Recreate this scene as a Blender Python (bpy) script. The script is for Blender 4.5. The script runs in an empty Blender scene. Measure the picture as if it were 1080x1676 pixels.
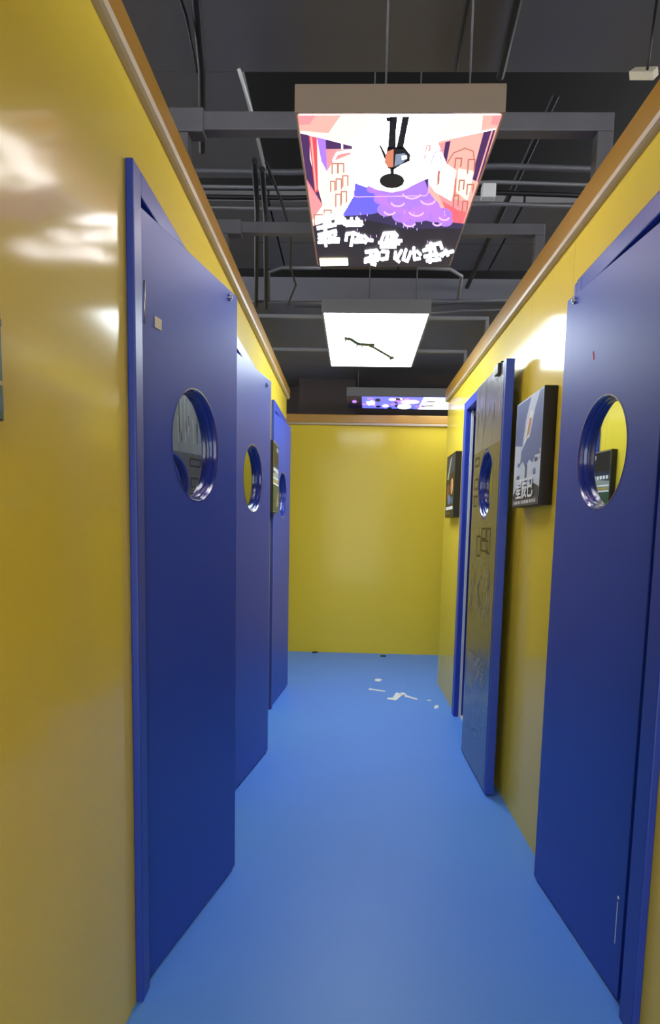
import bpy, bmesh, math, random
from mathutils import Vector, Matrix
random.seed(7)
scene = bpy.context.scene
COL = scene.collection

# ------------------------------------------------------------------ camera
FPX, CX, CY = 1101.73, 538.17, 993.03
YAW, PITCH, ROLL, HC = -.0291, -.1157, .0205, 1.2551
_c, _s = math.cos, math.sin
FWD = Vector((_s(YAW)*_c(PITCH), _c(YAW)*_c(PITCH), _s(PITCH)))
_r0 = Vector((_c(YAW), -_s(YAW), 0)); _u0 = _r0.cross(FWD)
RGT = _c(ROLL)*_r0 + _s(ROLL)*_u0
UP = -_s(ROLL)*_r0 + _c(ROLL)*_u0
cam_data = bpy.data.cameras.new('camera')
cam = bpy.data.objects.new('camera', cam_data); COL.objects.link(cam)
m = Matrix((RGT, UP, -FWD)).transposed().to_4x4(); m.translation = (0, 0, HC)
cam.matrix_world = m
cam_data.sensor_fit = 'HORIZONTAL'; cam_data.sensor_width = 36.0
cam_data.lens = FPX*36.0/1080
cam_data.shift_x = (540-CX)/1080; cam_data.shift_y = (CY-838)/1080
cam_data.clip_start = .02
scene.camera = cam

# ------------------------------------------------------------------ exposure, world, light levels
vs = scene.view_settings
vs.view_transform = 'Standard'; vs.look = 'None'; vs.gamma = 1; vs.use_curve_mapping = False
vs.exposure = 1.3
W = bpy.data.worlds.new('world'); scene.world = W; W.use_nodes = True
W.node_tree.nodes['Background'].inputs[0].default_value = (.95, .97, 1, 1)
W.node_tree.nodes['Background'].inputs[1].default_value = 2.2   # ambient light added for brightness: an assumed hall, over wall tops and open entrance
E1 = 5.5      # lit artwork panel over the doors
E2 = 6.5      # white panel
E3 = 3.5      # blue panel at the far end
E0 = 3.0      # added panel behind the camera, out of view

# ------------------------------------------------------------------ helpers
def on_z(x, y, z):                       # photo pixel -> point on a horizontal plane (for printed artwork)
    d = FWD + RGT*((x-CX)/FPX) - UP*((y-CY)/FPX)
    t = (z-HC)/d.z
    return Vector((d.x*t, d.y*t, z))

def srgb(r, g, b):
    f = lambda v: (v/255/12.92) if v/255 <= .04045 else ((v/255+.055)/1.055)**2.4
    return (f(r), f(g), f(b), 1)

def mat(name, col, rough=.5, metal=0, coat=0, spec=.5, noise=0, nscale=6, bump=0, bscale=40, stretch=None, emit=None, estr=0, coatr=.1, aniso=None):
    M = bpy.data.materials.new(name); M.use_nodes = True
    nt = M.node_tree; b = nt.nodes['Principled BSDF']
    b.inputs['Base Color'].default_value = col
    b.inputs['Roughness'].default_value = rough
    b.inputs['Metallic'].default_value = metal
    b.inputs['Coat Weight'].default_value = coat
    b.inputs['Coat Roughness'].default_value = coatr
    b.inputs['Specular IOR Level'].default_value = spec
    if emit:
        b.inputs['Emission Color'].default_value = emit
        b.inputs['Emission Strength'].default_value = estr
    tc = nt.nodes.new('ShaderNodeTexCoord')
    src = tc.outputs['Object']
    if stretch:
        mp = nt.nodes.new('ShaderNodeMapping'); mp.inputs['Scale'].default_value = stretch
        nt.links.new(src, mp.inputs['Vector']); src = mp.outputs['Vector']
    if noise:
        n = nt.nodes.new('ShaderNodeTexNoise'); n.inputs['Scale'].default_value = nscale; n.inputs['Detail'].default_value = 5
        nt.links.new(src, n.inputs['Vector'])
        r = nt.nodes.new('ShaderNodeMapRange'); r.inputs['To Min'].default_value = 1-noise; r.inputs['To Max'].default_value = 1+noise
        nt.links.new(n.outputs['Fac'], r.inputs['Value'])
        mx = nt.nodes.new('ShaderNodeVectorMath'); mx.operation = 'SCALE'
        mx.inputs[0].default_value = col[:3]
        nt.links.new(r.outputs['Result'], mx.inputs['Scale']); nt.links.new(mx.outputs['Vector'], b.inputs['Base Color'])
    if bump:
        n2 = nt.nodes.new('ShaderNodeTexNoise'); n2.inputs['Scale'].default_value = bscale; n2.inputs['Detail'].default_value = 4
        nt.links.new(src, n2.inputs['Vector'])
        bp = nt.nodes.new('ShaderNodeBump'); bp.inputs['Strength'].default_value = bump; bp.inputs['Distance'].default_value = .01
        nt.links.new(n2.outputs['Fac'], bp.inputs['Height']); nt.links.new(bp.outputs['Normal'], b.inputs['Normal'])
        nt.links.new(bp.outputs['Normal'], b.inputs['Coat Normal'])
    return M

def lit(name, col, k):                   # ink of a back-lit print: gives off light of its own colour
    return mat(name, (col[0]*.5, col[1]*.5, col[2]*.5, 1), .4, emit=col, estr=k)

class MB:
    def __init__(self): self.bm = bmesh.new(); self.mats = []
    def mi(self, m):
        if m not in self.mats: self.mats.append(m)
        return self.mats.index(m)
    def box(self, a, b, m=None):
        x0, x1 = sorted((a[0], b[0])); y0, y1 = sorted((a[1], b[1])); z0, z1 = sorted((a[2], b[2]))
        v = [self.bm.verts.new(p) for p in ((x0,y0,z0),(x1,y0,z0),(x1,y1,z0),(x0,y1,z0),(x0,y0,z1),(x1,y0,z1),(x1,y1,z1),(x0,y1,z1))]
        for f in ((0,3,2,1),(4,5,6,7),(0,1,5,4),(1,2,6,5),(2,3,7,6),(3,0,4,7)):
            fc = self.bm.faces.new([v[i] for i in f])
            if m: fc.material_index = self.mi(m)
        return self
    def poly(self, pts, m=None):
        try:
            f = self.bm.faces.new([self.bm.verts.new(p) for p in pts])
            if m: f.material_index = self.mi(m)
        except ValueError: pass
        return self
    def prism(self, pts, ext, m=None):   # polygon pushed along ext
        ext = Vector(ext); a = [self.bm.verts.new(p) for p in pts]; b = [self.bm.verts.new(Vector(p)+ext) for p in pts]
        k = self.mi(m) if m else 0
        fs = [self.bm.faces.new(a), self.bm.faces.new(b[::-1])]
        n = len(pts)
        for i in range(n): fs.append(self.bm.faces.new((a[i], b[i], b[(i+1)%n], a[(i+1)%n])))
        for f in fs: f.material_index = k
        return self
    def tube(self, pts, r, m=None, n=10, closed=False):
        pts = [Vector(p) for p in pts]; rings = []
        for i, p in enumerate(pts):
            t = (pts[min(i+1, len(pts)-1)] - pts[max(i-1, 0)]).normalized()
            a = Vector((0,0,1)) if abs(t.z) < .9 else Vector((1,0,0))
            s1 = t.cross(a).normalized(); s2 = t.cross(s1)
            rings.append([self.bm.verts.new(p + (s1*math.cos(2*math.pi*k/n) + s2*math.sin(2*math.pi*k/n))*r) for k in range(n)])
        k0 = self.mi(m) if m else 0
        for A, B in zip(rings, rings[1:]):
            for k in range(n):
                f = self.bm.faces.new((A[k], A[(k+1)%n], B[(k+1)%n], B[k])); f.smooth = True; f.material_index = k0
        for R_ in (rings[0][::-1], rings[-1]):
            f = self.bm.faces.new(R_); f.material_index = k0
        return self
    def build(self, name, m=None, parent=None, bevel=0, loc=None):
        bmesh.ops.recalc_face_normals(self.bm, faces=self.bm.faces)
        me = bpy.data.meshes.new(name); self.bm.to_mesh(me); self.bm.free()
        if m: me.materials.append(m)
        else:
            for q in self.mats: me.materials.append(q)
        o = bpy.data.objects.new(name, me); COL.objects.link(o)
        if loc: o.location = loc
        if parent: o.parent = parent
        if bevel:
            b = o.modifiers.new('bevel', 'BEVEL'); b.width = bevel; b.segments = 2; b.limit_method = 'ANGLE'
        return o

def tag(o, label=None, cat=None, group=None, kind=None):
    if label: o['label'] = label
    if cat: o['category'] = cat
    if group: o['group'] = group
    if kind: o['kind'] = kind
    return o
def empty(name, loc=(0,0,0), rz=0, parent=None):
    o = bpy.data.objects.new(name, None); COL.objects.link(o); o.location = loc; o.rotation_euler = (0,0,rz)
    o.empty_display_size = .1
    if parent: o.parent = parent
    return o
def struct(o, label, cat): return tag(o, label, cat, kind='structure')

# ------------------------------------------------------------------ materials
def wall_paint(name, seams, coat=.5):
    M = mat(name, srgb(232, 206, 62), .55, spec=.15, coat=coat, coatr=.12, noise=.07, nscale=1.6, bump=.035, bscale=9, stretch=(1, 1, .35))
    nt = M.node_tree; b = nt.nodes['Principled BSDF']
    src = b.inputs['Base Color'].links[0].from_socket
    tc = nt.nodes.new('ShaderNodeTexCoord')
    # dried glue runs below the trim: thin pale vertical streaks
    mp = nt.nodes.new('ShaderNodeMapping'); mp.inputs['Scale'].default_value = (1, 26, 1.4)
    nt.links.new(tc.outputs['Object'], mp.inputs['Vector'])
    n = nt.nodes.new('ShaderNodeTexNoise'); n.inputs['Scale'].default_value = 1.7; n.inputs['Detail'].default_value = 3
    nt.links.new(mp.outputs['Vector'], n.inputs['Vector'])
    r = nt.nodes.new('ShaderNodeMapRange'); r.inputs['From Min'].default_value = .66; r.inputs['From Max'].default_value = .74
    r.inputs['To Max'].default_value = .35; nt.links.new(n.outputs['Fac'], r.inputs['Value'])
    sp = nt.nodes.new('ShaderNodeSeparateXYZ'); nt.links.new(tc.outputs['Object'], sp.inputs['Vector'])
    hz = nt.nodes.new('ShaderNodeMapRange'); hz.inputs['From Min'].default_value = 1.85; hz.inputs['From Max'].default_value = 2.15
    nt.links.new(sp.outputs['Z'], hz.inputs['Value'])
    ml = nt.nodes.new('ShaderNodeMath'); ml.operation = 'MULTIPLY'
    nt.links.new(r.outputs['Result'], ml.inputs[0]); nt.links.new(hz.outputs['Result'], ml.inputs[1])
    mx = nt.nodes.new('ShaderNodeMix'); mx.data_type = 'RGBA'
    nt.links.new(ml.outputs[0], mx.inputs['Factor']); nt.links.new(src, mx.inputs[6]); mx.inputs[7].default_value = srgb(225, 205, 130)
    out = mx.outputs[2]
    for y in seams:                       # butt joints between wall boards
        d = nt.nodes.new('ShaderNodeMath'); d.operation = 'COMPARE'; d.inputs[1].default_value = y; d.inputs[2].default_value = .0018
        nt.links.new(sp.outputs['Y'], d.inputs[0])
        m2 = nt.nodes.new('ShaderNodeMix'); m2.data_type = 'RGBA'
        q = nt.nodes.new('ShaderNodeMath'); q.operation = 'MULTIPLY'; q.inputs[1].default_value = .5
        nt.links.new(d.outputs[0], q.inputs[0]); nt.links.new(q.outputs[0], m2.inputs['Factor'])
        nt.links.new(out, m2.inputs[6]); m2.inputs[7].default_value = srgb(150, 120, 50); out = m2.outputs[2]
    nt.links.new(out, b.inputs['Base Color'])
    return M
WALL_L = wall_paint('yellow_wall_left', [-1.2, .1, 3.85, 4.46])
WALL_R = wall_paint('yellow_wall_right', [-1.2, .2, 2.47, 3.02])
WALL_E = wall_paint('yellow_wall_end', [], .25)
TRIMY = mat('ochre_trim', srgb(178, 132, 40), .38, coat=.4, coatr=.2, noise=.1, nscale=5, bump=.05, bscale=14, stretch=(1, .3, 1))
TRIMP = mat('pale_trim_edge', srgb(190, 172, 140), .42, noise=.12, nscale=12, bump=.05, bscale=30)
FLOOR = mat('blue_floor_paint', srgb(92, 150, 244), .42, spec=.3, noise=.05, nscale=2.2, bump=.05, bscale=5)
DOOR = mat('blue_door_paint', srgb(34, 68, 176), .40, spec=.55, noise=.03, nscale=3, bump=.012, bscale=90)
FRAME = mat('blue_frame_paint', srgb(38, 66, 174), .38, noise=.03, nscale=3)
DARKBLUE = mat('dark_blue_rubber', srgb(14, 20, 60), .5, noise=.05)
RIM = mat('glossy_blue_rim', srgb(34, 50, 140), .25, spec=.6, noise=.03, coat=.8)
STEEL = mat('brushed_steel', srgb(200, 200, 200), .28, metal=1, noise=.05)
WHITE = mat('white_plastic', srgb(226, 228, 225), .45, noise=.03)
PAPER = mat('white_paper', srgb(232, 236, 240), .7, noise=.04, nscale=30)
BEIGE = mat('beige_sticker', srgb(214, 204, 180), .6, noise=.08, nscale=60)
RED = mat('red_mark', srgb(200, 60, 50), .6, noise=.05)
BLACK = mat('black_frame', srgb(16, 14, 18), .4, noise=.1)
CEIL = mat('dark_grey_ceiling', srgb(112, 110, 112), .8, noise=.12, nscale=2.5, bump=.08, bscale=8)
CEILD = mat('charcoal_ceiling', srgb(120, 120, 130), .8, noise=.1, nscale=2.5)
VOID = mat('black_plenum', srgb(12, 11, 12), .9, noise=.2, nscale=4)
BROWN = mat('dark_brown_board', srgb(70, 62, 60), .8, noise=.1)
PIPE = mat('grey_steel_tube', srgb(98, 98, 104), .5, metal=.2, noise=.15, nscale=14)
COND = mat('galvanised_conduit', srgb(128, 128, 132), .45, metal=.3, noise=.1)
CABLE = mat('black_cable', srgb(20, 20, 22), .5, noise=.1)
HOUS = mat('taupe_box_side', srgb(132, 116, 100), .5, noise=.06, stretch=(1,8,8))
HOUSG = mat('grey_box_side', srgb(112, 112, 116), .5, noise=.06)
ROOM = mat('dark_room_wall', srgb(60, 60, 70), .8, noise=.1)
def mirror_pane():
    M = bpy.data.materials.new('tinted_reflective_glass'); M.use_nodes = True
    nt = M.node_tree; nt.nodes.clear()
    o = nt.nodes.new('ShaderNodeOutputMaterial'); g = nt.nodes.new('ShaderNodeBsdfGlossy'); t = nt.nodes.new('ShaderNodeBsdfTransparent')
    g.inputs['Color'].default_value = (.86, .93, .95, 1); g.inputs['Roughness'].default_value = .012
    n = nt.nodes.new('ShaderNodeTexNoise'); n.inputs['Scale'].default_value = 3
    bp = nt.nodes.new('ShaderNodeBump'); bp.inputs['Strength'].default_value = .01
    nt.links.new(n.outputs['Fac'], bp.inputs['Height']); nt.links.new(bp.outputs['Normal'], g.inputs['Normal'])
    t.inputs['Color'].default_value = (.35, .4, .45, 1)
    x = nt.nodes.new('ShaderNodeMixShader'); x.inputs[0].default_value = .58
    nt.links.new(t.outputs[0], x.inputs[1]); nt.links.new(g.outputs[0], x.inputs[2]); nt.links.new(x.outputs[0], o.inputs[0])
    return M
PANE = mirror_pane()

# ------------------------------------------------------------------ structure
XL, XR, WT = -.5365, .7515, .1
ZT = 2.355
YB = -3.0
END_L, END_R, YE = 5.56, 5.50, 6.77
struct(MB().box((-2.6, YB-.1, -.1), (2.8, 7.6, 0)).build('floor', FLOOR), 'smooth painted blue floor running down the corridor', 'floor')

def wall(name, x0, x1, yend, holes, m, label):
    b = MB(); y = YB
    for (a, c, top) in holes:
        b.box((x0, y, 0), (x1, a, ZT)); b.box((x0, a, top), (x1, c, ZT)); y = c
    b.box((x0, y, 0), (x1, yend, ZT))
    return struct(b.build(name, m), label, 'wall')
HL = [(1.66, 2.41, 2.05), (2.985, 3.70, 2.05), (4.575, 5.32, 2.05)]
HR = [(1.63, 2.34, 2.05), (3.78, 4.51, 2.05)]
wall('wall_left', XL-WT, XL, END_L, HL, WALL_L, 'glossy yellow wall along the left side of the corridor')
wall('wall_right', XR, XR+WT, END_R, HR, WALL_R, 'glossy yellow wall along the right side of the corridor')
struct(MB().box((-2.5, YE, 0), (2.7, YE+.1, 2.30)).build('wall_end', WALL_E), 'yellow wall closing the far end of the corridor', 'wall')
struct(MB().box((-2.5, END_L-.1, 0), (XL-WT, END_L, ZT)).build('wall_passage_left', WALL_E), 'yellow return wall turning left before the far end', 'wall')
struct(MB().box((XR+WT, END_R-.1, 0), (2.7, END_R, ZT)).build('wall_passage_right', WALL_E), 'yellow return wall turning right before the far end', 'wall')
struct(MB().box((-2.6, YB-.1, 0), (-2.5, 7.6, ZT)).build('wall_outer_left', ROOM), 'dark outer wall beyond the left rooms', 'wall')
struct(MB().box((2.7, YB-.1, 0), (2.8, 7.6, ZT)).build('wall_outer_right', ROOM), 'dark outer wall beyond the right rooms', 'wall')
struct(MB().box((-2.5, YB, ZT-.03), (XL-WT, END_L-.1, ZT)).build('ceiling_added_lid_left', ROOM), 'dark unseen lid added to keep the left rooms dark', 'ceiling')  # unseen lids added on both sides to keep light out of the rooms
struct(MB().box((XR+WT, YB, ZT-.03), (2.7, END_R-.1, ZT)).build('ceiling_added_lid_right', ROOM), 'dark unseen lid added to keep the right rooms dark', 'ceiling')
for i, (y) in enumerate((2.72, 4.25)):
    struct(MB().box((-2.5, y, 0), (XL-WT, y+.06, ZT-.03)).build('wall_partition_left_%d' % (i+1), ROOM), 'dark partition between the left rooms', 'wall')
struct(MB().box((XR+WT, 3.0, 0), (2.7, 3.06, ZT-.03)).build('wall_partition_right', ROOM), 'dark partition between the right rooms', 'wall')

# cap trim: ochre upper board with a pale lower bead
def cap(name, xw, y0, y1, zb, label):
    s = 1 if xw < 0 else -1
    def prof(pts, m, nm, par=None):
        b = MB(); b.prism([(x, y0, z) for x, z in pts], (0, y1-y0, 0)); return b.build(nm, m, par)
    xo = xw+s*.0265
    o = prof([(xw, zb+.016), (xo, zb+.016), (xo, 2.356), (xo-s*.008, 2.364), (xw-s*.1, 2.364), (xw-s*.1, 2.355), (xw, 2.355)], TRIMY, name)
    prof([(xw, zb), (xo-s*.012, zb), (xo-s*.004, zb+.004), (xo, zb+.016), (xw, zb+.016)], TRIMP, 'trim_bead', o)
    return struct(o, label, 'trim')
cap('trim_1', XL, YB, END_L, 2.281, 'ochre board with pale lower edge capping the left wall')
cap('trim_2', XR, YB, END_R, 2.263, 'ochre board with pale lower edge capping the right wall')
te = MB().box((-2.5, YE-.024, 2.285), (2.7, YE+.1, 2.364)).build('trim_3', TRIMY, bevel=.006)
MB().box((-2.5, YE-.03, 2.262), (2.7, YE, 2.285)).build('trim_bead', TRIMP, te, bevel=.004)
struct(te, 'ochre board with pale lower edge capping the far end wall', 'trim')

# plenum and dark ceiling
struct(MB().box((-2.6, YB-.1, 3.6), (2.8, 7.6, 3.7)).build('ceiling_plenum', VOID), 'black soffit of the open ceiling void', 'ceiling')
b = MB(); b.box((-2.5, YB, 2.9), (2.7, 2.65, 2.96)).box((-2.5, 2.65, 2.9), (-.44, 3.4, 2.96))
struct(b.build('ceiling_near', CEIL, bevel=.004), 'dark grey ceiling slab above the near end of the corridor', 'ceiling')
b = MB()
for (x0, x1) in ((-2.5, -.87), (-.86, -.46), (-.45, .26), (.27, .83), (.84, 2.7)): b.box((x0, 3.62, 2.9), (x1, 4.12, 2.95)); b.box((x0, 4.13, 2.9), (x1, 4.52, 2.95))
struct(b.build('ceiling_middle', CEIL, bevel=.003), 'dark grey ceiling boards with open joints between the lit panels', 'ceiling')
b = MB(); b.box((-2.5, 4.66, 2.75), (2.7, 7.34, 2.9))
struct(b.build('ceiling_far', CEILD), 'flat charcoal ceiling slab above the far half of the corridor', 'ceiling')
struct(MB().box((-2.6, 7.4, 0), (2.8, 7.5, 3.6)).build('wall_far_backing', BROWN), 'dark brown wall above and behind the end wall', 'wall')
struct(MB().box((-.55, 7.0, 2.36), (.02, 7.03, 2.75)).build('wall_far_board', BROWN), 'dark brown board above the end wall, left of the blue lit panel', 'wall')

# ------------------------------------------------------------------ doors
LW, LH, LT = .655, 2.01, .038
PZ, PR = 1.49, .163
def leaf_mesh(sg, hole_r):
    """outer face at y=0, thickness towards sg*y; x from 0 to LW; round hole"""
    bm = bmesh.new(); cx, cz = LW/2, PZ
    angs = sorted(set([2*math.pi*k/72 for k in range(72)] + [math.atan2(z-cz, x-cx) % (2*math.pi) for x in (0, LW) for z in (.01, .01+LH)]))
    def edge(a):
        dx, dz = math.cos(a), math.sin(a); t = 1e9
        if dx > 1e-9: t = min(t, (LW-cx)/dx)
        if dx < -1e-9: t = min(t, -cx/dx)
        if dz > 1e-9: t = min(t, (.01+LH-cz)/dz)
        if dz < -1e-9: t = min(t, (.01-cz)/dz)
        return cx+dx*t, cz+dz*t
    rings = []
    for y in (0, sg*LT):
        o = [bm.verts.new((edge(a)[0], y, edge(a)[1])) for a in angs]
        i = [bm.verts.new((cx+hole_r*math.cos(a), y, cz+hole_r*math.sin(a))) for a in angs]
        rings.append((o, i))
    n = len(angs)
    for o, i in rings:
        for k in range(n): bm.faces.new((o[k], o[(k+1)%n], i[(k+1)%n], i[k]))
    (o0, i0), (o1, i1) = rings
    for k in range(n):
        bm.faces.new((o0[k], o1[k], o1[(k+1)%n], o0[(k+1)%n]))
        f = bm.faces.new((i0[k], i0[(k+1)%n], i1[(k+1)%n], i1[k])); f.smooth = True
    bmesh.ops.recalc_face_normals(bm, faces=bm.faces)
    return bm
def lathe(prof, cx, cz, name, m, parent, n=72):
    bm = bmesh.new(); R = []
    for (r, y) in prof: R.append([bm.verts.new((cx+r*math.cos(2*math.pi*k/n), y, cz+r*math.sin(2*math.pi*k/n))) for k in range(n)])
    for A, B in zip(R, R[1:]+R[:1]):
        for k in range(n): bm.faces.new((A[k], A[(k+1)%n], B[(k+1)%n], B[k])).smooth = True
    bmesh.ops.recalc_face_normals(bm, faces=bm.faces)
    me = bpy.data.meshes.new(name); bm.to_mesh(me); bm.free(); me.materials.append(m)
    o = bpy.data.objects.new(name, me); COL.objects.link(o); o.parent = parent
    md = o.modifiers.new('edge', 'EDGE_SPLIT'); md.split_angle = math.radians(32)
    return o
def disc(cx, cz, y, r, t, name, m, parent, n=48):
    b = MB(); b.prism([(cx+r*math.cos(2*math.pi*k/n), y, cz+r*math.sin(2*math.pi*k/n)) for k in range(n)], (0, t, 0)); return b.build(name, m, parent)

def door(idx, side, y0, y1, i0, i1, hinge, direction, label, leaf_label=None, sill=True):
    """side -1 left wall, +1 right; frame outer y0..y1, opening i0..i1; hinge (x,y), direction angle of the leaf"""
    xw = XL if side < 0 else XR; s = -side                      # s: towards the corridor
    root = empty('door_%d' % idx, (xw, y0, 0)); struct(root, label, 'door')
    L = lambda x, y, z: (x-xw, y-y0, z)
    xo = xw+s*.02; xi = xw-s*(WT+.005)
    f = MB()
    for (a, c) in ((y0, i0), (i1, y1)):
        f.box(L(xw-s*.0, a, 0), L(xo, c, 2.09))
    f.box(L(xw, i0, 2.032), L(xo, i1, 2.09))
    f.build('frame', FRAME, root, bevel=.004)
    j = MB()
    j.box(L(xw+s*.001, i0-.018, 0), L(xi, i0, 2.032)).box(L(xw+s*.001, i1, 0), L(xi, i1+.018, 2.032)).box(L(xw+s*.001, i0-.018, 2.032), L(xi, i1+.018, 2.049))
    j.build('jamb', FRAME, root)
    lf = bpy.data.meshes.new('leaf')
    sg = 1 if (side < 0) == (math.sin(direction) > 0) else -1
    bm = leaf_mesh(sg, PR); bm.to_mesh(lf); bm.free(); lf.materials.append(DOOR)
    leaf = bpy.data.objects.new('leaf', lf); COL.objects.link(leaf); leaf.parent = root
    leaf.location = (hinge[0]-xw, hinge[1]-y0, 0); leaf.rotation_euler = (0, 0, direction)
    bv = leaf.modifiers.new('bevel', 'BEVEL'); bv.width = .002; bv.segments = 2; bv.limit_method = 'ANGLE'; bv.angle_limit = math.radians(50)
    if leaf_label: leaf['label'] = leaf_label
    # stepped rim lining the port hole
    lathe([(PR-.0005, sg*.0), (PR+.002, -sg*.0006), (PR-.002, -sg*.0008), (PR-.006, sg*.004), (PR-.006, sg*.014), (PR-.0115, sg*.015), (PR-.0125, sg*.024), (PR-.017, sg*.025), (PR-.017, sg*.0375), (PR-.0005, sg*.0375)],
          LW/2, PZ, 'window_rim', RIM, leaf)
    disc(LW/2, PZ, sg*.027, PR-.0165, sg*.005, 'window_pane', PANE, leaf)
    return root, leaf, sg

def bolt(leaf, x, z, sg):
    b = MB(); n = 16
    b.prism([(x+.011*math.cos(2*math.pi*k/n), 0, z+.011*math.sin(2*math.pi*k/n)) for k in range(n)], (0, -sg*.006, 0))
    b.prism([(x+.006*math.cos(2*math.pi*k/n), -sg*.006, z+.006*math.sin(2*math.pi*k/n)) for k in range(n)], (0, -sg*.005, 0))
    b.build('bolt', STEEL, leaf)
def hinges(root, xw, y0, hx, hy):
    for z in (1.795,):
        b = MB(); b.tube([(hx-xw, hy-y0, z-.05), (hx-xw, hy-y0, z+.05)], 0.0022, n=8); b.build('hinge', STEEL, root)

def adir(A, B): return math.atan2(B[1]-A[1], B[0]-A[0])
r, lf, sg = door(1, -1, 1.632, 2.44, 1.692, 2.38, (-.527, 1.709), adir((-.529, 1.709), (-.398, 2.354)),
    'nearest blue door on the left wall, ajar, small beige sticker and round window')
bolt(lf, .582, 1.995, sg); hinges(r, XL, 1.632, -.515, 1.703)
st = MB().box((.072, 0, 1.758), (.108, -sg*.0015, 1.786)).build('sticker', BEIGE, lf)
r, lf, sg = door(2, -1, 2.945, 3.735, 3.005, 3.675, (-.527, 3.01), adir((-.53, 3.0), (-.437, 3.653)),
    'middle blue door on the left wall, ajar, with a plain round window')
bolt(lf, .562, 1.983, sg); hinges(r, XL, 2.945, -.515, 3.003)
r, lf, sg = door(3, -1, 4.535, 5.35, 4.595, 5.29, (-.522, 4.62), adir((-.525, 4.62), (-.475, 5.275)),
    'farthest blue door on the left wall, next to the yellow end wall')
bolt(lf, .60, 1.985, sg)
r, lf, sg = door(4, 1, 1.572, 2.366, 1.65, 2.32, (.748, 1.702), adir((.753, 1.702), (.706, 2.36)),
    'nearest blue door on the right wall, with red mark and round window')
bolt(lf, .590, 2.000, sg)
MB().prism([(.42, 0, 1.80), (.427, 0, 1.80), (.419, 0, 1.775), (.412, 0, 1.775)], (0, -sg*.0008, 0)).build('red_mark', RED, lf)
MB().box((XR-.02-XR, 2.366-1.572, 2.03), (.0, 2.392-1.572, 2.085)).build('frame_bracket', FRAME, r, bevel=.005)
MB().prism([(.028, 0, .285), (.036, 0, .287), (.036, 0, .281), (.032, 0, .278)], (0, -sg*.0015, 0)).box((.034, 0, .15), (.037, -sg*.0006, .27)).build('scratch', WHITE, lf)
r5, lf5, sg5 = door(5, 1, 3.74, 4.58, 3.80, 4.492, (.667, 3.765), adir((.667, 3.765), (.674, 3.12)),
    'wide open blue door on the right wall, folded back with printed film', None)
xw = XR
MB().box((.765-xw, 4.478-3.74, 0), (.780-xw, 4.493-3.74, 2.03)).build('white_seal', WHITE, r5)
MB().box((.775-xw, 3.80-3.74, 0), (XR+WT-xw, 4.492-3.74, .012)).build('threshold', WHITE, r5)
MB().box((.775-xw, 4.38-3.74, 1.985), (.80-xw, 4.47-3.74, 2.030)).build('door_closer', BLACK, r5)
for z in (.35, 1.8): MB().tube([(.715-xw, 3.772-3.74, z-.05), (.715-xw, 3.772-3.74, z+.05)], .008).box((.70-xw, 3.766-3.74, z-.05), (.735-xw, 3.776-3.74, z+.05)).build('hinge', STEEL, r5)
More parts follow.
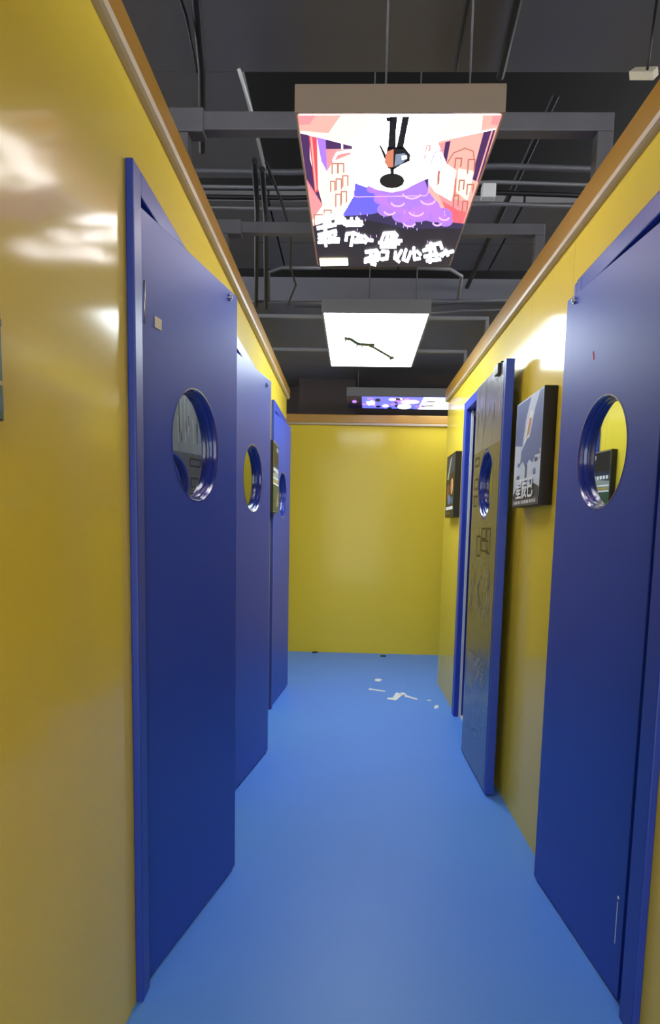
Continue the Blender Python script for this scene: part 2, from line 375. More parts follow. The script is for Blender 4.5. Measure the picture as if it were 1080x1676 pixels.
# printed film on the open leaf, with its bands and line work
FILM = [mat('film_grey', srgb(122, 124, 130), .3, noise=.25, nscale=5, bump=.25, bscale=45, stretch=(3, 1, .7), coat=.5, coatr=.15),
        mat('film_taupe', srgb(86, 84, 82), .3, noise=.3, nscale=9, bump=.3, bscale=40, coat=.5, coatr=.15),
        mat('film_dark', srgb(58, 58, 66), .28, noise=.3, nscale=9, bump=.3, bscale=40, coat=.5, coatr=.15),
        mat('film_blue_dark', srgb(44, 50, 84), .28, noise=.25, nscale=9, bump=.35, bscale=30, coat=.5, coatr=.15)]
LINEL = mat('film_pale_line', srgb(170, 165, 150), .4, noise=.1); LINED = mat('film_dark_line', srgb(20, 20, 22), .4, noise=.1)
def film_mesh():
    b = MB(); t = -sg5*.0012; cx = LW/2
    def strip(z0, z1, m):
        x0, x1 = .004, LW-.03
        N = 24
        for k in range(N):
            za, zb = z0+(z1-z0)*k/N, z0+(z1-z0)*(k+1)/N
            def half(z):
                d = (PR+.008)**2-(z-PZ)**2; return math.sqrt(d) if d > 0 else 0
            ha, hb = half(za), half(zb)
            if ha == 0 and hb == 0: b.poly([(x0, t, za), (x1, t, za), (x1, t, zb), (x0, t, zb)], m)
            else:
                b.poly([(x0, t, za), (cx-ha, t, za), (cx-hb, t, zb), (x0, t, zb)], m)
                b.poly([(cx+ha, t, za), (x1, t, za), (x1, t, zb), (cx+hb, t, zb)], m)
    strip(1.80, 2.012, FILM[0]); strip(1.67, 1.80, FILM[0]); strip(1.10, 1.67, FILM[1]); strip(.62, 1.10, FILM[2] if 0 else FILM[1]); strip(.42, .62, FILM[2]); strip(.013, .42, FILM[3])
    t2 = t*1.5
    def ln(x0, z0, x1, z1, w, m):
        d = Vector((x1-x0, 0, z1-z0)); n = Vector((-d.z, 0, d.x)).normalized()*w/2; p, q = Vector((x0, t2, z0)), Vector((x1, t2, z1))
        b.poly([p-n, q-n, q+n, p+n], m)
    rnd = random.Random(3)
    for k in range(26):                                         # vertical scratches of the top band
        x = .02+.60*rnd.random(); z = 1.72+.1*rnd.random(); ln(x, z, x+.01*rnd.random(), z+.06+.2*rnd.random()*(z < 1.78), .006, rnd.choice([LINEL, LINED, LINEL]))
    for (x, z, w, h) in ((.30, 1.16, .16, .05), (.30, 1.22, .10, .05), (.42, 1.15, .08, .12), (.18, 1.13, .1, .10), (.05, 1.48, .09, .05), (.05, 1.60, .1, .04), (.06, 1.39, .08, .05)):
        for a in ((x, z, x+w, z), (x+w, z, x+w, z+h), (x+w, z+h, x, z+h), (x, z+h, x, z)): ln(*a, .009, LINED)
    for k in range(70):                                         # blocks of fine text-like strokes
        x = .05+.5*rnd.random(); z = .80+.24*rnd.random(); ln(x, z, x+rnd.choice([0, .004]), z+.02+.05*rnd.random(), .0065, LINEL if rnd.random() < .7 else LINED)
    for k in range(20):
        x = .3+.25*rnd.random(); z = .52+.12*rnd.random(); ln(x, z, x-.06, z-.05, .010, LINEL)
    for k in range(16): z = .42+.012*k; ln(.06, z, .22+.05*rnd.random(), z, .005, LINEL)
    for k in range(60):
        x = .1+.45*rnd.random(); z = .2+.2*rnd.random(); ln(x, z, x+.03*(rnd.random()-.5), z+.03*(rnd.random()-.5), .006, LINEL if rnd.random() < .5 else LINED)
    return b
fl = film_mesh().build('printed_film', None, lf5); fl['label'] = 'grey printed protective film on the open door leaf'
MB().box((.49, -sg5*.001, 1.975), (.56, -sg5*.016, 2.024)).box((.50, -sg5*.001, 1.975), (.55, sg5*.03, 2.035)).build('catch', BLACK, lf5, bevel=.004)
MB().box((.43, -sg5*.001, 1.995), (.47, -sg5*.006, 2.03)).build('film_tab', LINEL, lf5)

# ------------------------------------------------------------------ ceiling light boxes
ZB = 2.435
def crop(X, Y): return on_z(450+X/2.634, 100+Y/2.634, ZB)
class Art(MB):
    """flat inks layered on a diffuser; clip = (x, y, w, l, rz) of the box they are printed on"""
    lv = 0
    def __init__(self, clip): super().__init__(); self.clip = clip
    def cut(self, pts):
        x, y, w, l, rz = self.clip; M_ = Matrix.Rotation(rz, 3, 'Z'); o = Vector((x, y, 0))
        q = [M_.transposed() @ (p-o) for p in pts]; e = .0085
        for ax, sg_, lim in ((0, 1, w/2-e), (0, -1, w/2-e), (1, 1, l-e), (1, -1, -e)):
            out = []
            for a, c in zip(q, q[1:]+q[:1]):
                da, dc = lim-sg_*a[ax], lim-sg_*c[ax]
                if da >= 0: out.append(a)
                if (da >= 0) != (dc >= 0): out.append(a.lerp(c, da/(da-dc)))
            q = out
            if len(q) < 3: return []
        return [M_ @ p + o for p in q]
    def layer(self): self.lv += 1
    def pg(self, pts, m, conv=crop):
        q = self.cut([conv(*p) for p in pts])
        if q: self.poly([p - Vector((0, 0, .0004+.00012*self.lv)) for p in q], m)
    def circ(self, X, Y, rx, ry, m, conv=crop, n=20):
        self.pg([(X+rx*math.cos(2*math.pi*k/n), Y+ry*math.sin(2*math.pi*k/n)) for k in range(n)], m, conv)
    def stroke(self, pts, w, m, conv=crop):
        for (a, c) in zip(pts, pts[1:]):
            d = Vector((c[0]-a[0], c[1]-a[1])); l = d.length or 1; n = Vector((-d.y, d.x))/l*w/2; e = d/l*w*.3
            self.pg([(a[0]-n.x-e.x, a[1]-n.y-e.y), (c[0]-n.x+e.x, c[1]-n.y+e.y), (c[0]+n.x+e.x, c[1]+n.y+e.y), (a[0]+n.x-e.x, a[1]+n.y-e.y)], m, conv)

def light_box(x, y, w, l, rz, side_mat, label, h=.078, rods=()):
    root = empty('ceiling_light_box', (x, y, ZB), rz)
    tag(root, label, 'light box')
    b = MB(); t = .012
    b.box((-w/2, 0, .002), (w/2, t, h)).box((-w/2, l-t, .002), (w/2, l, h)).box((-w/2, t, .002), (-w/2+t, l-t, h)).box((w/2-t, t, .002), (w/2, l-t, h)).box((-w/2+t, t, h-.01), (w/2-t, l-t, h))
    b.build('housing', side_mat, root, bevel=.002)
    for (rx, ry, rt) in rods:
        MB().tube([(rx, ry, h-.002), (rx, ry, rt-ZB)], .003, n=8).build('hanging_rod', PIPE, root)
    return root
def panel(root, w, l, m):
    return MB().box((-w/2+.0125, .0125, 0), (w/2-.0125, l-.0125, .008)).build('diffuser', m, root)
def attach(art, name, root):
    o = art.build(name, None, None)
    bpy.context.view_layer.update()
    o.parent = root; o.matrix_parent_inverse = root.matrix_world.inverted()
    return o

# first: the artwork panel
WH = lit('lit_white', (1, .95, .95, 1), E1); CR = lit('lit_cream', (1, .74, .62, 1), E1*.105); PK = lit('lit_pink', (1, .30, .32, 1), E1*0.085)
RD = lit('lit_red', (.75, .06, .09, 1), E1*0.1); DP = lit('lit_deep_purple', (.10, .03, .16, 1), E1*0.055); BR = lit('lit_brown', (.42, .14, .10, 1), E1*0.1)
PU = lit('lit_purple', (.42, .20, .85, 1), E1*0.085); PL_ = lit('lit_lilac', (.62, .38, 1, 1), E1*0.11); IN = lit('lit_indigo', (.06, .045, .20, 1), E1*0.035)
BL = lit('lit_blue', (.14, .12, .75, 1), E1*0.09); NV = lit('lit_night', (.022, .02, .065, 1), E1*0.035); PE = lit('lit_peach', (1, .40, .34, 1), E1*.095)
TX = lit('lit_lettering', (1, .97, 1, 1), E1*1.1); LB = lit('lit_label', (1, .86, .55, 1), E1*.6); SK = lit('figure_ink', (.02, .015, .03, 1), .1)
TEE = lit('figure_shirt', (.22, .28, .40, 1), .45); ORG = lit('figure_bag', (.6, .2, .12, 1), .5)
b1 = light_box(.1119, 2.0724, .60, 1.132, -.008, HOUS, 'nearest ceiling light box, lit upside down street picture with white lettering',
               rods=((-.04, .03, 3.6), (.20, .03, 3.6), (-.06, 1.10, 3.6), (.14, 1.10, 3.6)))
panel(b1, .60, 1.132, WH)
A = Art((.1119, 2.0724, .60, 1.132, -.008))
A.pg([(50, 210), (480, 210), (330, 362), (60, 295)], CR); A.pg([(1030, 195), (800, 195), (690, 345), (990, 282)], CR)
A.layer()
A.pg([(50, 210), (300, 210), (230, 310), (60, 295)], PE); A.pg([(1030, 195), (900, 195), (890, 300), (990, 282)], PE)
A.layer()
A.pg([(50, 210), (190, 210), (150, 272), (50, 278)], PK)
A.pg([(1030, 195), (950, 195), (930, 270), (1000, 285)], PK)
# left street
A.layer(); A.pg([(88, 302), (340, 366), (338, 575), (285, 668), (172, 790), (166, 900), (60, 600), (50, 296)], CR)
A.layer(); A.pg([(50, 296), (150, 320), (150, 420), (205, 618), (80, 440)], DP); A.pg([(180, 326), (218, 336), (226, 478), (200, 430)], PU)
A.pg([(218, 336), (332, 366), (332, 378), (220, 378)], DP); A.pg([(220, 378), (330, 380), (325, 400), (250, 430), (226, 470)], PK)
A.pg([(60, 430), (118, 478), (160, 545), (205, 620), (150, 700), (100, 640)], PK); A.pg([(100, 640), (150, 700), (172, 860), (176, 900), (120, 900)], RD)
A.pg([(140, 800), (215, 770), (215, 900), (140, 900)], RD)
A.layer(); A.pg([(146, 322), (180, 328), (186, 560), (172, 568)], RD); A.pg([(286, 352), (292, 354), (292, 378), (286, 378)], WH)
A.layer(); A.pg([(152, 326), (160, 328), (180, 552), (174, 560)], PE)
for (x, y, w, h) in ((246, 440, 24, 44), (272, 440, 24, 42), (240, 516, 18, 44), (264, 506, 22, 48), (292, 492, 22, 48), (262, 572, 22, 54), (286, 560, 22, 50), (170, 660, 40, 50), (212, 640, 30, 40)):
    A.layer(); A.stroke([(x, y+h), (x, y), (x+w, y), (x+w, y+h*.9)], 5, BR)
A.stroke([(252, 425), (268, 396), (330, 384)], 7, WH)
# right street
A.layer(); A.pg([(662, 352), (1000, 280), (960, 420), (840, 720), (755, 690), (662, 565)], PE)
A.layer(); A.pg([(662, 352), (700, 345), (740, 440), (780, 470), (760, 600), (690, 560), (662, 520)], WH); A.pg([(790, 460), (860, 470), (830, 600), (780, 560)], CR)
A.pg([(735, 345), (757, 340), (738, 440), (716, 462)], DP); A.pg([(900, 302), (950, 292), (880, 520), (846, 505)], DP); A.pg([(690, 358), (735, 346), (716, 440), (696, 400)], PK)
A.pg([(700, 560), (760, 590), (880, 610), (840, 720), (755, 690)], PK); A.pg([(720, 600), (790, 640), (840, 650), (840, 720), (760, 700)], RD)
A.layer(); A.stroke([(740, 440), (770, 392), (820, 372), (855, 385), (858, 420)], 5, BR); A.stroke([(672, 440), (690, 390), (715, 380), (712, 420)], 5, PU)
for (x, y, w, h) in ((775, 415, 30, 40), (830, 420, 32, 60), (792, 510, 24, 44), (826, 528, 30, 44), (768, 575, 24, 50), (806, 600, 24, 60), (775, 500, 4, 80), (650, 360, 20, 24), (645, 395, 4, 20), (700, 470, 10, 60)):
    A.layer(); A.stroke([(x, y+h), (x+4, y), (x+w, y), (x+w-4, y+h*.9)], 6, BR)
A.stroke([(936, 296), (812, 705)], 6, PE)
# sky and clouds
A.layer(); A.pg([(340, 575), (345, 520), (450, 560), (560, 540), (660, 500), (664, 560), (762, 690), (850, 700), (820, 910), (100, 910), (130, 790), (288, 664)], IN)
A.layer(); A.pg([(340, 575), (345, 520), (450, 560), (470, 640), (420, 655), (290, 664)], BL)
A.pg([(120, 720), (300, 665), (450, 690), (560, 720), (850, 715), (820, 910), (100, 910)], NV)
A.layer()
A.pg([(400, 520), (640, 490), (664, 560), (762, 690), (680, 690), (560, 660), (450, 610)], PU)
for (x, y, r_) in ((480, 635, 40), (545, 660, 42), (575, 680, 34), (620, 655, 46), (455, 590, 30), (720, 660, 44), (735, 685, 32), (420, 545, 26), (670, 620, 40)): A.circ(x, y, r_, r_*.75, PU)
A.layer()
for (x, y, r_) in ((495, 640, 24), (530, 600, 30), (580, 690, 26), (610, 640, 32), (660, 590, 32), (700, 690, 20), (590, 560, 40), (730, 665, 22)):
    A.stroke([(x+r_*math.cos(t), y+r_*.7*math.sin(t)) for t in [i*.35+.4 for i in range(8)]], 7, PL_)
A.circ(515, 530, 70, 28, PL_)
A.layer(); A.pg([(395, 500), (640, 480), (655, 500), (560, 545), (505, 560), (440, 548), (400, 530)], WH)
A.layer(); A.stroke([(338, 370), (340, 575), (350, 580), (650, 575), (662, 560), (662, 360)], 4, PL_)
for k in range(26):
    x, y = 340+400*random.random(), 630+200*random.random(); A.stroke([(x, y), (x, y+9)], 3, PL_)
# the figure standing in the street (upside down from here)
A.layer()
A.pg([(496, 214), (530, 214), (522, 290), (520, 370), (486, 372), (492, 300)], SK); A.pg([(552, 214), (584, 212), (566, 300), (552, 372), (522, 372), (538, 300)], SK)
A.pg([(478, 236), (500, 234), (504, 252), (482, 252)], SK)
A.pg([(484, 365), (556, 362), (584, 398), (580, 425), (545, 440), (512, 462), (486, 456), (476, 420)], SK); A.pg([(447, 352), (458, 358), (480, 400), (476, 425), (462, 390)], SK)
A.pg([(496, 455), (514, 455), (512, 482), (498, 482)], SK); A.circ(504, 510, 54, 33, SK)
A.layer(); A.pg([(480, 385), (512, 372), (510, 450), (488, 452), (472, 430)], ORG); A.pg([(520, 395), (560, 390), (572, 410), (545, 436), (515, 448)], TEE)
A.layer(); A.pg([(546, 402), (568, 400), (568, 414), (548, 418)], WH)
# lettering
def glyph(pts_list, w=10):
    A.layer()
    for p in pts_list: A.stroke(p, w, TX)
glyph([[(180, 690), (225, 672), (240, 700)], [(185, 715), (260, 700)], [(215, 665), (218, 740)], [(190, 745), (262, 728)], [(240, 670), (290, 668), (300, 695)], [(262, 690), (330, 688)]], 15)
glyph([[(300, 675), (302, 700)], [(300, 690), (375, 688)], [(330, 672), (334, 704)], [(352, 672), (376, 700)], [(308, 704), (370, 702)]], 11)
glyph([[(190, 760), (205, 740), (225, 748), (200, 765), (228, 772)], [(238, 745), (232, 778)], [(188, 776), (274, 774)], [(262, 742), (245, 762), (276, 762)], [(215, 750), (220, 792)]], 11)
glyph([[(306, 768), (310, 740), (340, 736), (360, 745)], [(338, 736), (328, 790)], [(350, 765), (372, 748), (376, 775)], [(345, 775), (392, 772)], [(385, 748), (398, 762), (388, 778)], [(392, 766), (420, 768)]], 12)
glyph([[(460, 765), (470, 738), (515, 735), (528, 748)], [(486, 738), (482, 765)], [(478, 764), (545, 770)], [(500, 752), (522, 748), (518, 772)], [(448, 778), (535, 782)], [(455, 796), (520, 796)]], 11)
glyph([[(392, 818), (438, 812), (432, 836), (390, 850)], [(388, 860), (442, 852)], [(412, 815), (418, 868), (432, 872)], [(448, 822), (448, 850)], [(462, 815), (486, 818), (482, 846), (462, 850)]], 13)
glyph([[(520, 818), (516, 845), (535, 860)], [(545, 812), (530, 840)], [(565, 808), (552, 850), (572, 858)], [(585, 818), (575, 846)], [(598, 800), (602, 850), (624, 846)], [(612, 815), (628, 830)]], 11)
glyph([[(640, 812), (690, 800)], [(672, 780), (668, 862)], [(655, 795), (712, 780), (720, 802)], [(645, 838), (700, 828)], [(655, 856), (712, 850)], [(690, 810), (700, 850)], [(720, 835), (736, 812), (745, 832)], [(712, 830), (768, 815)]], 12)
A.layer(); A.pg([(192, 846), (313, 845), (316, 874), (196, 877)], LB)
for k in range(6): A.layer(); A.stroke([(225+12*k, 852), (225+12*k, 868)], 3, BR)
attach(A, 'lit_artwork', b1)

# second: plain white panel with a long dark rifle outline
WH2 = lit('lit_cool_white', (.82, .92, 1, 1), E2); INK2 = lit('dark_green_ink', (.03, .07, .06, 1), .15)
b2 = light_box(.1143, 3.867, .60, 1.232, -.008, HOUSG, 'second ceiling light box, glaring white with a small dark rifle outline',
               rods=((-.04, .04, 3.6), (.22, .04, 3.6)))
panel(b2, .60, 1.232, WH2)
A = Art((.1143, 3.867, .60, 1.232, -.008)); c4 = lambda X, Y: on_z(380+X/2.25, 380+Y/2.25, ZB)
A.stroke([(418, 391), (440, 396), (462, 411), (520, 417)], 11, INK2, c4)
A.layer(); A.stroke([(515, 421), (548, 440), (588, 463)], 9, INK2, c4); A.stroke([(415, 388), (418, 400)], 6, INK2, c4); A.stroke([(432, 390), (445, 402), (452, 408)], 7, INK2, c4)
A.layer(); A.stroke([(462, 412), (456, 422)], 5, INK2, c4); A.stroke([(480, 414), (478, 424)], 5, INK2, c4); A.stroke([(500, 413), (523, 412)], 6, INK2, c4); A.stroke([(582, 466), (593, 462)], 10, INK2, c4); A.stroke([(505, 420), (520, 425)], 6, INK2, c4)
attach(A, 'rifle_print', b2)

# third: blue panel lying across the corridor by the end wall
b3 = light_box(.54, 6.195, 1.20, .60, -.01, HOUSG, 'far ceiling light box, blue and violet picture set crosswise above end wall', rods=((-.5, .05, 2.75), (.5, .05, 2.75)))
N3 = lit('lit_far_night', (.01, .01, .05, 1), E3*.05); B3 = lit('lit_far_blue', (.12, .14, 1, 1), E3*.2); V3 = lit('lit_far_violet', (.55, .25, 1, 1), E3*.14); W3 = lit('lit_far_white', (.80, .86, 1, 1), E3*.55); P3 = lit('lit_far_pink', (1, .6, .75, 1), E3*.22)
panel(b3, 1.2, .6, N3)
A = Art((.54, 6.195, 1.20, .60, -.01)); c3 = lambda X, Y: on_z(460+X/3.6, 590+Y/3.6, ZB)
A.pg([(475, 200), (1300, 200), (1300, 320), (480, 320)], B3, c3)
A.layer()
rnd = random.Random(11)
for k in range(30):
    A.circ(490+320*rnd.random(), 220+60*rnd.random(), 8+12*rnd.random(), 4+6*rnd.random(), rnd.choice([V3, N3, W3, V3, B3]), c3, 12); A.layer()
for (x, y, rx, ry, m_) in ((432, 240, 14, 8, V3), (535, 248, 18, 12, W3), (655, 228, 22, 7, P3), (760, 242, 55, 12, P3), (725, 270, 40, 13, W3), (615, 265, 20, 8, P3)): A.circ(x, y, rx, ry, m_, c3); A.layer()
A.pg([(850, 200), (1300, 200), (1300, 320), (790, 320)], W3, c3); A.layer()
A.stroke([(860, 240), (905, 240)], 8, N3, c3); A.stroke([(830, 268), (895, 264)], 7, N3, c3); A.stroke([(870, 236), (800, 284)], 6, V3, c3)
attach(A, 'lit_artwork', b3)

# fourth: unseen box added behind the viewpoint to raise the brightness
b0 = light_box(.1, -1.9, .60, 1.2, 0, HOUS, 'added white ceiling light box, unseen behind the viewpoint, brightening the corridor')
panel(b0, .60, 1.2, lit('lit_added_white', (1, .97, .93, 1), E0))

# ------------------------------------------------------------------ tubes, conduits and cables of the open ceiling
def bar(name, xa, xb, y, z, w, h, m, label, group=None, left_sleeve=False, leg_r=True, leg_l=False, zl=2.364):
    root = empty(name, (xa, y, z)); tag(root, label, 'support bar', group)
    MB().box((0, -w/2, -h/2), (xb-xa, w/2, h/2)).build('crossbar', m, root, bevel=.003)
    if leg_r: MB().box((xb-xa-h*.9, -w/2, zl-z), (xb-xa, w/2, -h/2)).build('leg', m, root, bevel=.002)
    if leg_l: MB().box((0, -w/2, zl-z), (h*.9, w/2, -h/2)).build('leg', m, root, bevel=.002)
    if left_sleeve: MB().box((-.012, -w*.62, -h*.66), (.10, w*.62, h*.66)).build('end_sleeve', m, root, bevel=.004)
    return root
bar('support_bar', -.60, .80, 2.33, 2.545, .05, .055, PIPE, 'thick grey square tube crossing above the nearest light box, front one', left_sleeve=True, leg_l=True)
bar('support_bar', -.60, .80, 3.08, 2.54, .04, .045, PIPE, 'thick grey square tube crossing above the nearest light box, rear one', left_sleeve=True, leg_l=True)
bar('support_bar', -.60, .80, 4.24, 2.525, .02, .022, COND, 'thin pale bar crossing above the white light box, front one', leg_l=True)
bar('support_bar', -.60, .80, 5.00, 2.525, .02, .022, COND, 'thin pale bar crossing above the white light box, rear one', leg_l=True)

def pipe(name, pts, r, m, label, cat='pipe', group=None):
    return tag(MB().tube(pts, r, m=m).build(name), label, cat, group)
G = 'conduits bundled across the ceiling void'
for (y, z, r_, mm, lb) in ((3.10, 2.79, .012, PIPE, 'grey conduit crossing the ceiling void, front of its bundle'), (3.17, 2.76, .008, COND, 'thin bright conduit crossing the ceiling void, second of its bundle'),
                           (3.22, 2.74, .010, CABLE, 'dark conduit crossing the ceiling void, third of its bundle'), (3.30, 2.73, .009, COND, 'bright conduit crossing the ceiling void, rearmost of its bundle')):
    pipe('conduit', [(-1.6, y, z), (-.3, y+.01, z-.004), (.6, y-.02, z+.01), (1.9, y+.03, z)], r_, mm, lb, 'conduit', G)
pipe('black_pipe', [(-.488, 2.1, 2.86), (-.56, 2.55, 2.85), (-.665, 3.03, 2.83)], .014, CABLE, 'straight black pipe running under the ceiling slab at upper left')
pipe('hanging_cable', [(-.56, 2.12, 2.86), (-.555, 2.3, 2.85), (-.56, 2.42, 2.83), (-.57, 2.52, 2.82)], .005, CABLE, 'thin black cable slanting towards the black pipe at upper left', 'cable')
pipe('conduit', [(-.44, 2.62, 2.89), (-.415, 2.80, 2.83)], .007, WHITE, 'short pale conduit at the corner of the ceiling slab', 'conduit')
pipe('vertical_conduit', [(-.415, 2.85, 2.70), (-.46, 3.25, 2.70), (-.655, 4.62, 2.70)], .012, CABLE, 'dark conduit running down the ceiling left of the light box, left one of the pair', 'conduit')
pipe('vertical_conduit', [(-.385, 2.85, 2.67), (-.42, 3.25, 2.67), (-.58, 4.55, 2.67)], .012, CABLE, 'dark conduit running down the ceiling left of the light box, right one of the pair', 'conduit')
pipe('hanging_cable', [(-.37, 2.86, 2.70), (-.34, 3.15, 2.69), (-.32, 3.4, 2.67), (-.36, 3.85, 2.665), (-.35, 4.1, 2.66), (-.44, 4.5, 2.66)], .006, CABLE, 'loose black cable hanging beside the pair of dark conduits', 'cable')
pipe('grey_conduit', [(-.2, 3.95, 2.70), (-.42, 3.95, 2.70), (-.50, 4.02, 2.70), (-.57, 4.60, 2.72)], .010, COND, 'grey conduit with a rounded bend, left of the second light box', 'conduit')
pipe('grey_conduit', [(.34, 3.94, 2.70), (.52, 3.95, 2.70), (.60, 4.05, 2.70), (.66, 4.58, 2.72)], .010, COND, 'grey conduit with a rounded bend, right of the second light box', 'conduit')
for i, (ya, yb, za, r_) in enumerate(((4.52, 4.50, 2.70, .008), (4.62, 4.56, 2.70, .007), (4.70, 4.66, 2.69, .007))):
    pipe('ceiling_wire', [(-.75+.35*i, ya, za), (-.1+.25*i, ya+.02, za), (.3, ya+.05*(i-1), za), (.7, yb, za+.01), (1.2, yb-.05, za+.01)], r_, COND if i != 1 else PIPE,
         'pale wire run above the white light box, %s one' % ('front', 'middle', 'rear')[i], 'wire')
pipe('black_pipe', [(.72, 2.7, 2.86), (.72, 4.6, 2.83)], .014, CABLE, 'straight black pipe under the ceiling boards at right of the corridor')
pipe('black_pipe', [(.34, .8, 2.88), (.42, 1.4, 2.88), (.50, 2.64, 2.88)], .014, CABLE, 'black pipe under the near ceiling slab, upper right of the picture')
pipe('ceiling_wire', [(.25, .9, 2.89), (.30, 1.6, 2.89), (.34, 2.62, 2.89)], .005, CABLE, 'thin dark wire under the near ceiling slab', 'wire')
jb = MB().box((.54, 3.14, 2.705), (.60, 3.185, 2.764)).build('junction_box', WHITE, bevel=.005); tag(jb, 'small pale junction box hanging under the conduits right of light box', 'junction box')
sb = MB().prism([(.80, 2.20, 2.60), (.87, 2.20, 2.60), (.90, 2.24, 2.64), (.84, 2.26, 2.65)], (0, .01, .03)).build('metal_bracket', BEIGE); tag(sb, 'pale bracket plate on the dark ceiling above the right wall', 'bracket')
MB().tube([(.86, 2.23, 2.63), (.88, 2.23, 2.9)], .004).build('bracket_rod', CABLE, sb)

# ------------------------------------------------------------------ wall posters (boxed frames)
def poster(side, ya, yb, z0, z1, depth, label):
    """box on a wall, its face towards the corridor; returns root and a mapping (u 0..1 along view left->right, v 0..1 up) -> local point"""
    xw = XL if side < 0 else XR; s = -side
    root = empty('wall_poster', (xw, ya, z0)); tag(root, label, 'poster')
    w, h = yb-ya, z1-z0
    MB().box((s*.0005, 0, 0), (s*depth, w, h)).build('box_frame', BLACK, root, bevel=.003)
    xf = s*(depth+.0006)
    mp = (lambda u, v, k=0: (xf+s*.00012*k, (w*(1-u) if side > 0 else w*u), h*v))
    return root, mp
def sheet(mp, items):
    b = MB()
    for k, (pts, m_) in enumerate(items): b.poly([mp(u, v, k) for u, v in pts], m_)
    return b
def rc(u0, v0, u1, v1): return [(u0, v0), (u1, v0), (u1, v1), (u0, v1)]
def el(u, v, a, c, n=18): return [(u+a*math.cos(2*math.pi*k/n), v+c*math.sin(2*math.pi*k/n)) for k in range(n)]
def ink(n, *c, r=.4): return mat(n, srgb(*c), r, noise=.12, nscale=14)
I_ice = ink('print_ice', 205, 220, 240); I_sl = ink('print_slate', 104, 124, 176); I_wh = ink('print_white', 240, 243, 248); I_nv = ink('print_navy', 34, 44, 70); I_or = ink('print_orange', 205, 150, 110)
I_gr = ink('print_grey', 82, 82, 90); I_tl = ink('print_teal', 66, 96, 120); I_gd = ink('print_gold', 186, 160, 84); I_gn = ink('print_green', 54, 84, 62); I_bk = ink('print_black', 18, 18, 22); I_rd = ink('print_rust', 130, 70, 60); I_pl = ink('print_pale_grey', 150, 156, 150)

def stroke2(a, c, w):
    d = Vector((c[0]-a[0], c[1]-a[1])); l = d.length or 1; n = Vector((-d.y, d.x))/l*w/2
    return [(a[0]-n.x, a[1]-n.y), (c[0]-n.x, c[1]-n.y), (c[0]+n.x, c[1]+n.y), (a[0]+n.x, a[1]+n.y)]
# near right poster
p, mp = poster(1, 2.57, 2.98, 1.36, 1.795, .05, 'boxed blue and white poster with dark umbrella shape, between the two right doors')
items = [(rc(.01, .01, .99, .99), I_ice), ([(.02, .60), (.98, .48), (.98, .98), (.02, .98)], I_sl), ([(.28, .50), (.55, .60), (.72, .86), (.86, .98), (.56, .98), (.40, .80)], I_ice),
         ([(.36, .56), (.52, .62), (.66, .84), (.55, .86), (.44, .72)], I_wh), ([(.44, .62), (.54, .66), (.62, .78), (.54, .80)], I_or),
         ([(.25, .40), (.28, .52), (.48, .62), (.72, .62), (.90, .54), (.97, .44), (.80, .44), (.72, .38), (.60, .42), (.46, .36), (.36, .42)], I_sl),
         (rc(.46, .17, .53, .38), I_tl), ([(.42, .14), (.58, .14), (.54, .19), (.45, .19)], I_nv),
         (el(.2, .40, .05, .02), I_sl), (el(.8, .30, .05, .03), I_sl), (el(.72, .22, .05, .03), I_nv), (el(.28, .2, .04, .015), I_nv), (el(.2, .28, .06, .02), I_tl), (el(.84, .40, .05, .02), I_tl),
         ([(.02, .11), (.2, .2), (.5, .13), (.8, .2), (.98, .16), (.98, .06), (.02, .06)], I_nv), (rc(.01, .01, .99, .075), I_gr)]
for k in range(14): u = .08+.062*k; items.append((rc(u, .026, u+.04*(.6+.4*random.random()), .056), I_wh))
sheet(mp, items).build('poster_print', None, p)
def text(body, parent, loc, rot, size, m_, name='lettering'):
    cu = bpy.data.curves.new(name, 'FONT'); cu.body = body; cu.size = size; cu.extrude = .0006; cu.offset = .0012; cu.align_x = 'CENTER'
    o = bpy.data.objects.new(name, cu); COL.objects.link(o); cu.materials.append(m_)
    dg = bpy.context.evaluated_depsgraph_get(); me = bpy.data.meshes.new_from_object(o.evaluated_get(dg))
    bpy.data.objects.remove(o); q = bpy.data.objects.new(name, me); COL.objects.link(q)
    q.parent = parent; q.location = loc; q.rotation_euler = rot
    return q
t = text('星辰已', p, (-.0560, .205, .040), (math.radians(90), 0, math.radians(-90)), .088, I_wh); t['label'] = 'white brush lettering'
# far right poster
p, mp = poster(1, 4.72, 5.13, 1.353, 1.80, .042, 'dark boxed poster with small pale figures on the right wall near the end')
items = [(rc(.01, .01, .99, .99), I_bk), (rc(.05, .70, .95, .96), I_nv), ([(.1, .62), (.5, .95), (.6, .94), (.3, .60)], I_pl), (el(.3, .42, .16, .12), I_rd), (el(.72, .48, .14, .13), I_or), (el(.45, .28, .18, .08), I_sl),
         (rc(.1, .12, .9, .17), I_wh), (rc(.1, .05, .6, .08), I_gr), (el(.78, .26, .12, .07), I_tl)]
sheet(mp, items).build('poster_print', None, p)
# left poster between second and third door
p, mp = poster(-1, 4.30, 4.62, 1.35, 1.80, .042, 'boxed gold, green and black poster left wall, between second and third door')
items = [(rc(.01, .01, .99, .99), I_pl), (rc(.02, .70, .98, .98), I_bk), (rc(.6, .88, .9, .94), I_pl), ([(.02, .55), (.98, .62), (.98, .70), (.02, .70)], I_nv)]
for k in range(7): items.append((rc(.08+.12*k, .585, .16+.12*k, .635), I_wh))
items += [(rc(.02, .02, .98, .40), I_gn), (rc(.02, .40, .98, .42), I_wh), (rc(.02, .48, .9, .50), I_wh), ([(.2, .05), (.5, .35), (.7, .30), (.6, .05)], I_gr), ([(.6, .1), (.9, .32), (.95, .1)], I_gd), (rc(.1, .43, .9, .465), I_gd), (rc(.02, .98, .3, .99), I_gd)]
sheet(mp, items).build('poster_print', None, p)
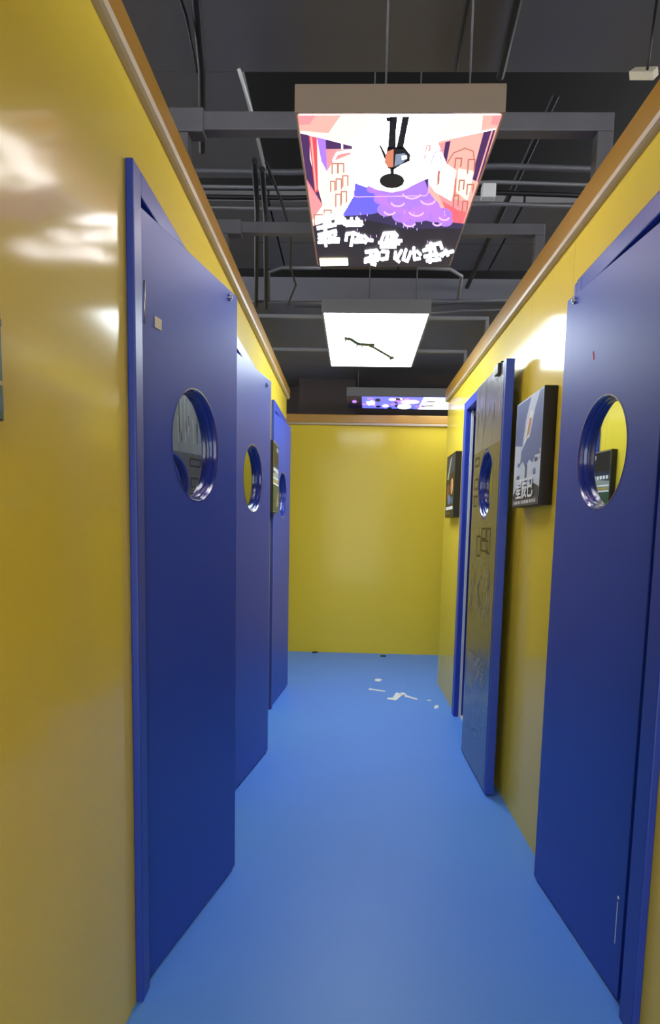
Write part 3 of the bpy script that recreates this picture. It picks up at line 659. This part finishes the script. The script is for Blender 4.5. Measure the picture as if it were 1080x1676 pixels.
# green board at the picture's left edge
p, mp = poster(-1, .58, .99, 1.40, 1.565, .03, 'green printed board on the left wall, cut by the left edge')
items = [(rc(.01, .01, .99, .99), I_gn), (rc(.1, .3, .995, .34), I_gd), (rc(.1, .62, .9, .66), I_pl), (rc(.2, .8, .995, .86), I_nv), (rc(.7, .08, .99, .22), I_tl)]
sheet(mp, items).build('poster_print', None, p)

# ------------------------------------------------------------------ scraps on the floor
def scrap(name, pts, m_, label, h=.002):
    o = MB().prism([(x, y, .0005) for x, y in pts], (0, 0, h)).build(name, m_); return tag(o, label, 'litter')
scrap('paper_scrap', [(.235, 5.51), (.27, 5.49), (.30, 5.56), (.275, 5.60), (.24, 5.58)], PAPER, 'rounded white paper scrap on the blue floor, farthest of the litter')
scrap('paper_strip', [(.175, 5.20), (.30, 5.14), (.305, 5.17), (.18, 5.24)], PAPER, 'thin straight white strip on the floor, leftmost of the litter')
tp = MB().prism([(.305, 4.90, .001), (.37, 4.87, .001), (.43, 5.04, .001), (.415, 5.09, .001), (.385, 5.11, .001), (.375, 5.07, .001), (.35, 4.95, .001), (.305, 4.93, .001)], (0, 0, .006))
tp.prism([(.40, 5.06, .002), (.44, 5.09, .002), (.46, 5.04, .002), (.425, 5.02, .002)], (0, 0, .012)).prism([(.45, 5.05, .001), (.535, 4.93, .001), (.525, 4.90, .001), (.44, 5.0, .001)], (0, 0, .005))
tag(tp.build('crumpled_tape', PAPER, bevel=.002), 'crumpled white strip of tape on the floor, largest piece of litter', 'litter')
scrap('paper_scrap', [(.60, 4.90), (.63, 4.90), (.63, 4.925), (.60, 4.92)], PAPER, 'tiny white paper bit on the floor near the right wall')
scrap('paper_scrap', [(.625, 4.68), (.655, 4.70), (.67, 4.78), (.64, 4.76), (.63, 4.72)], PAPER, 'small pale scrap on the floor beside the right door frame')
scrap('dark_debris', [(-.355, 6.70), (-.315, 6.70), (-.30, 6.74), (-.35, 6.74)], BLACK, 'small dark crumb at the foot of end wall, left one', .012)
scrap('dark_debris', [(.33, 6.60), (.385, 6.60), (.39, 6.64), (.34, 6.65)], BLACK, 'small dark crumb on the floor before the end wall, right one', .01)
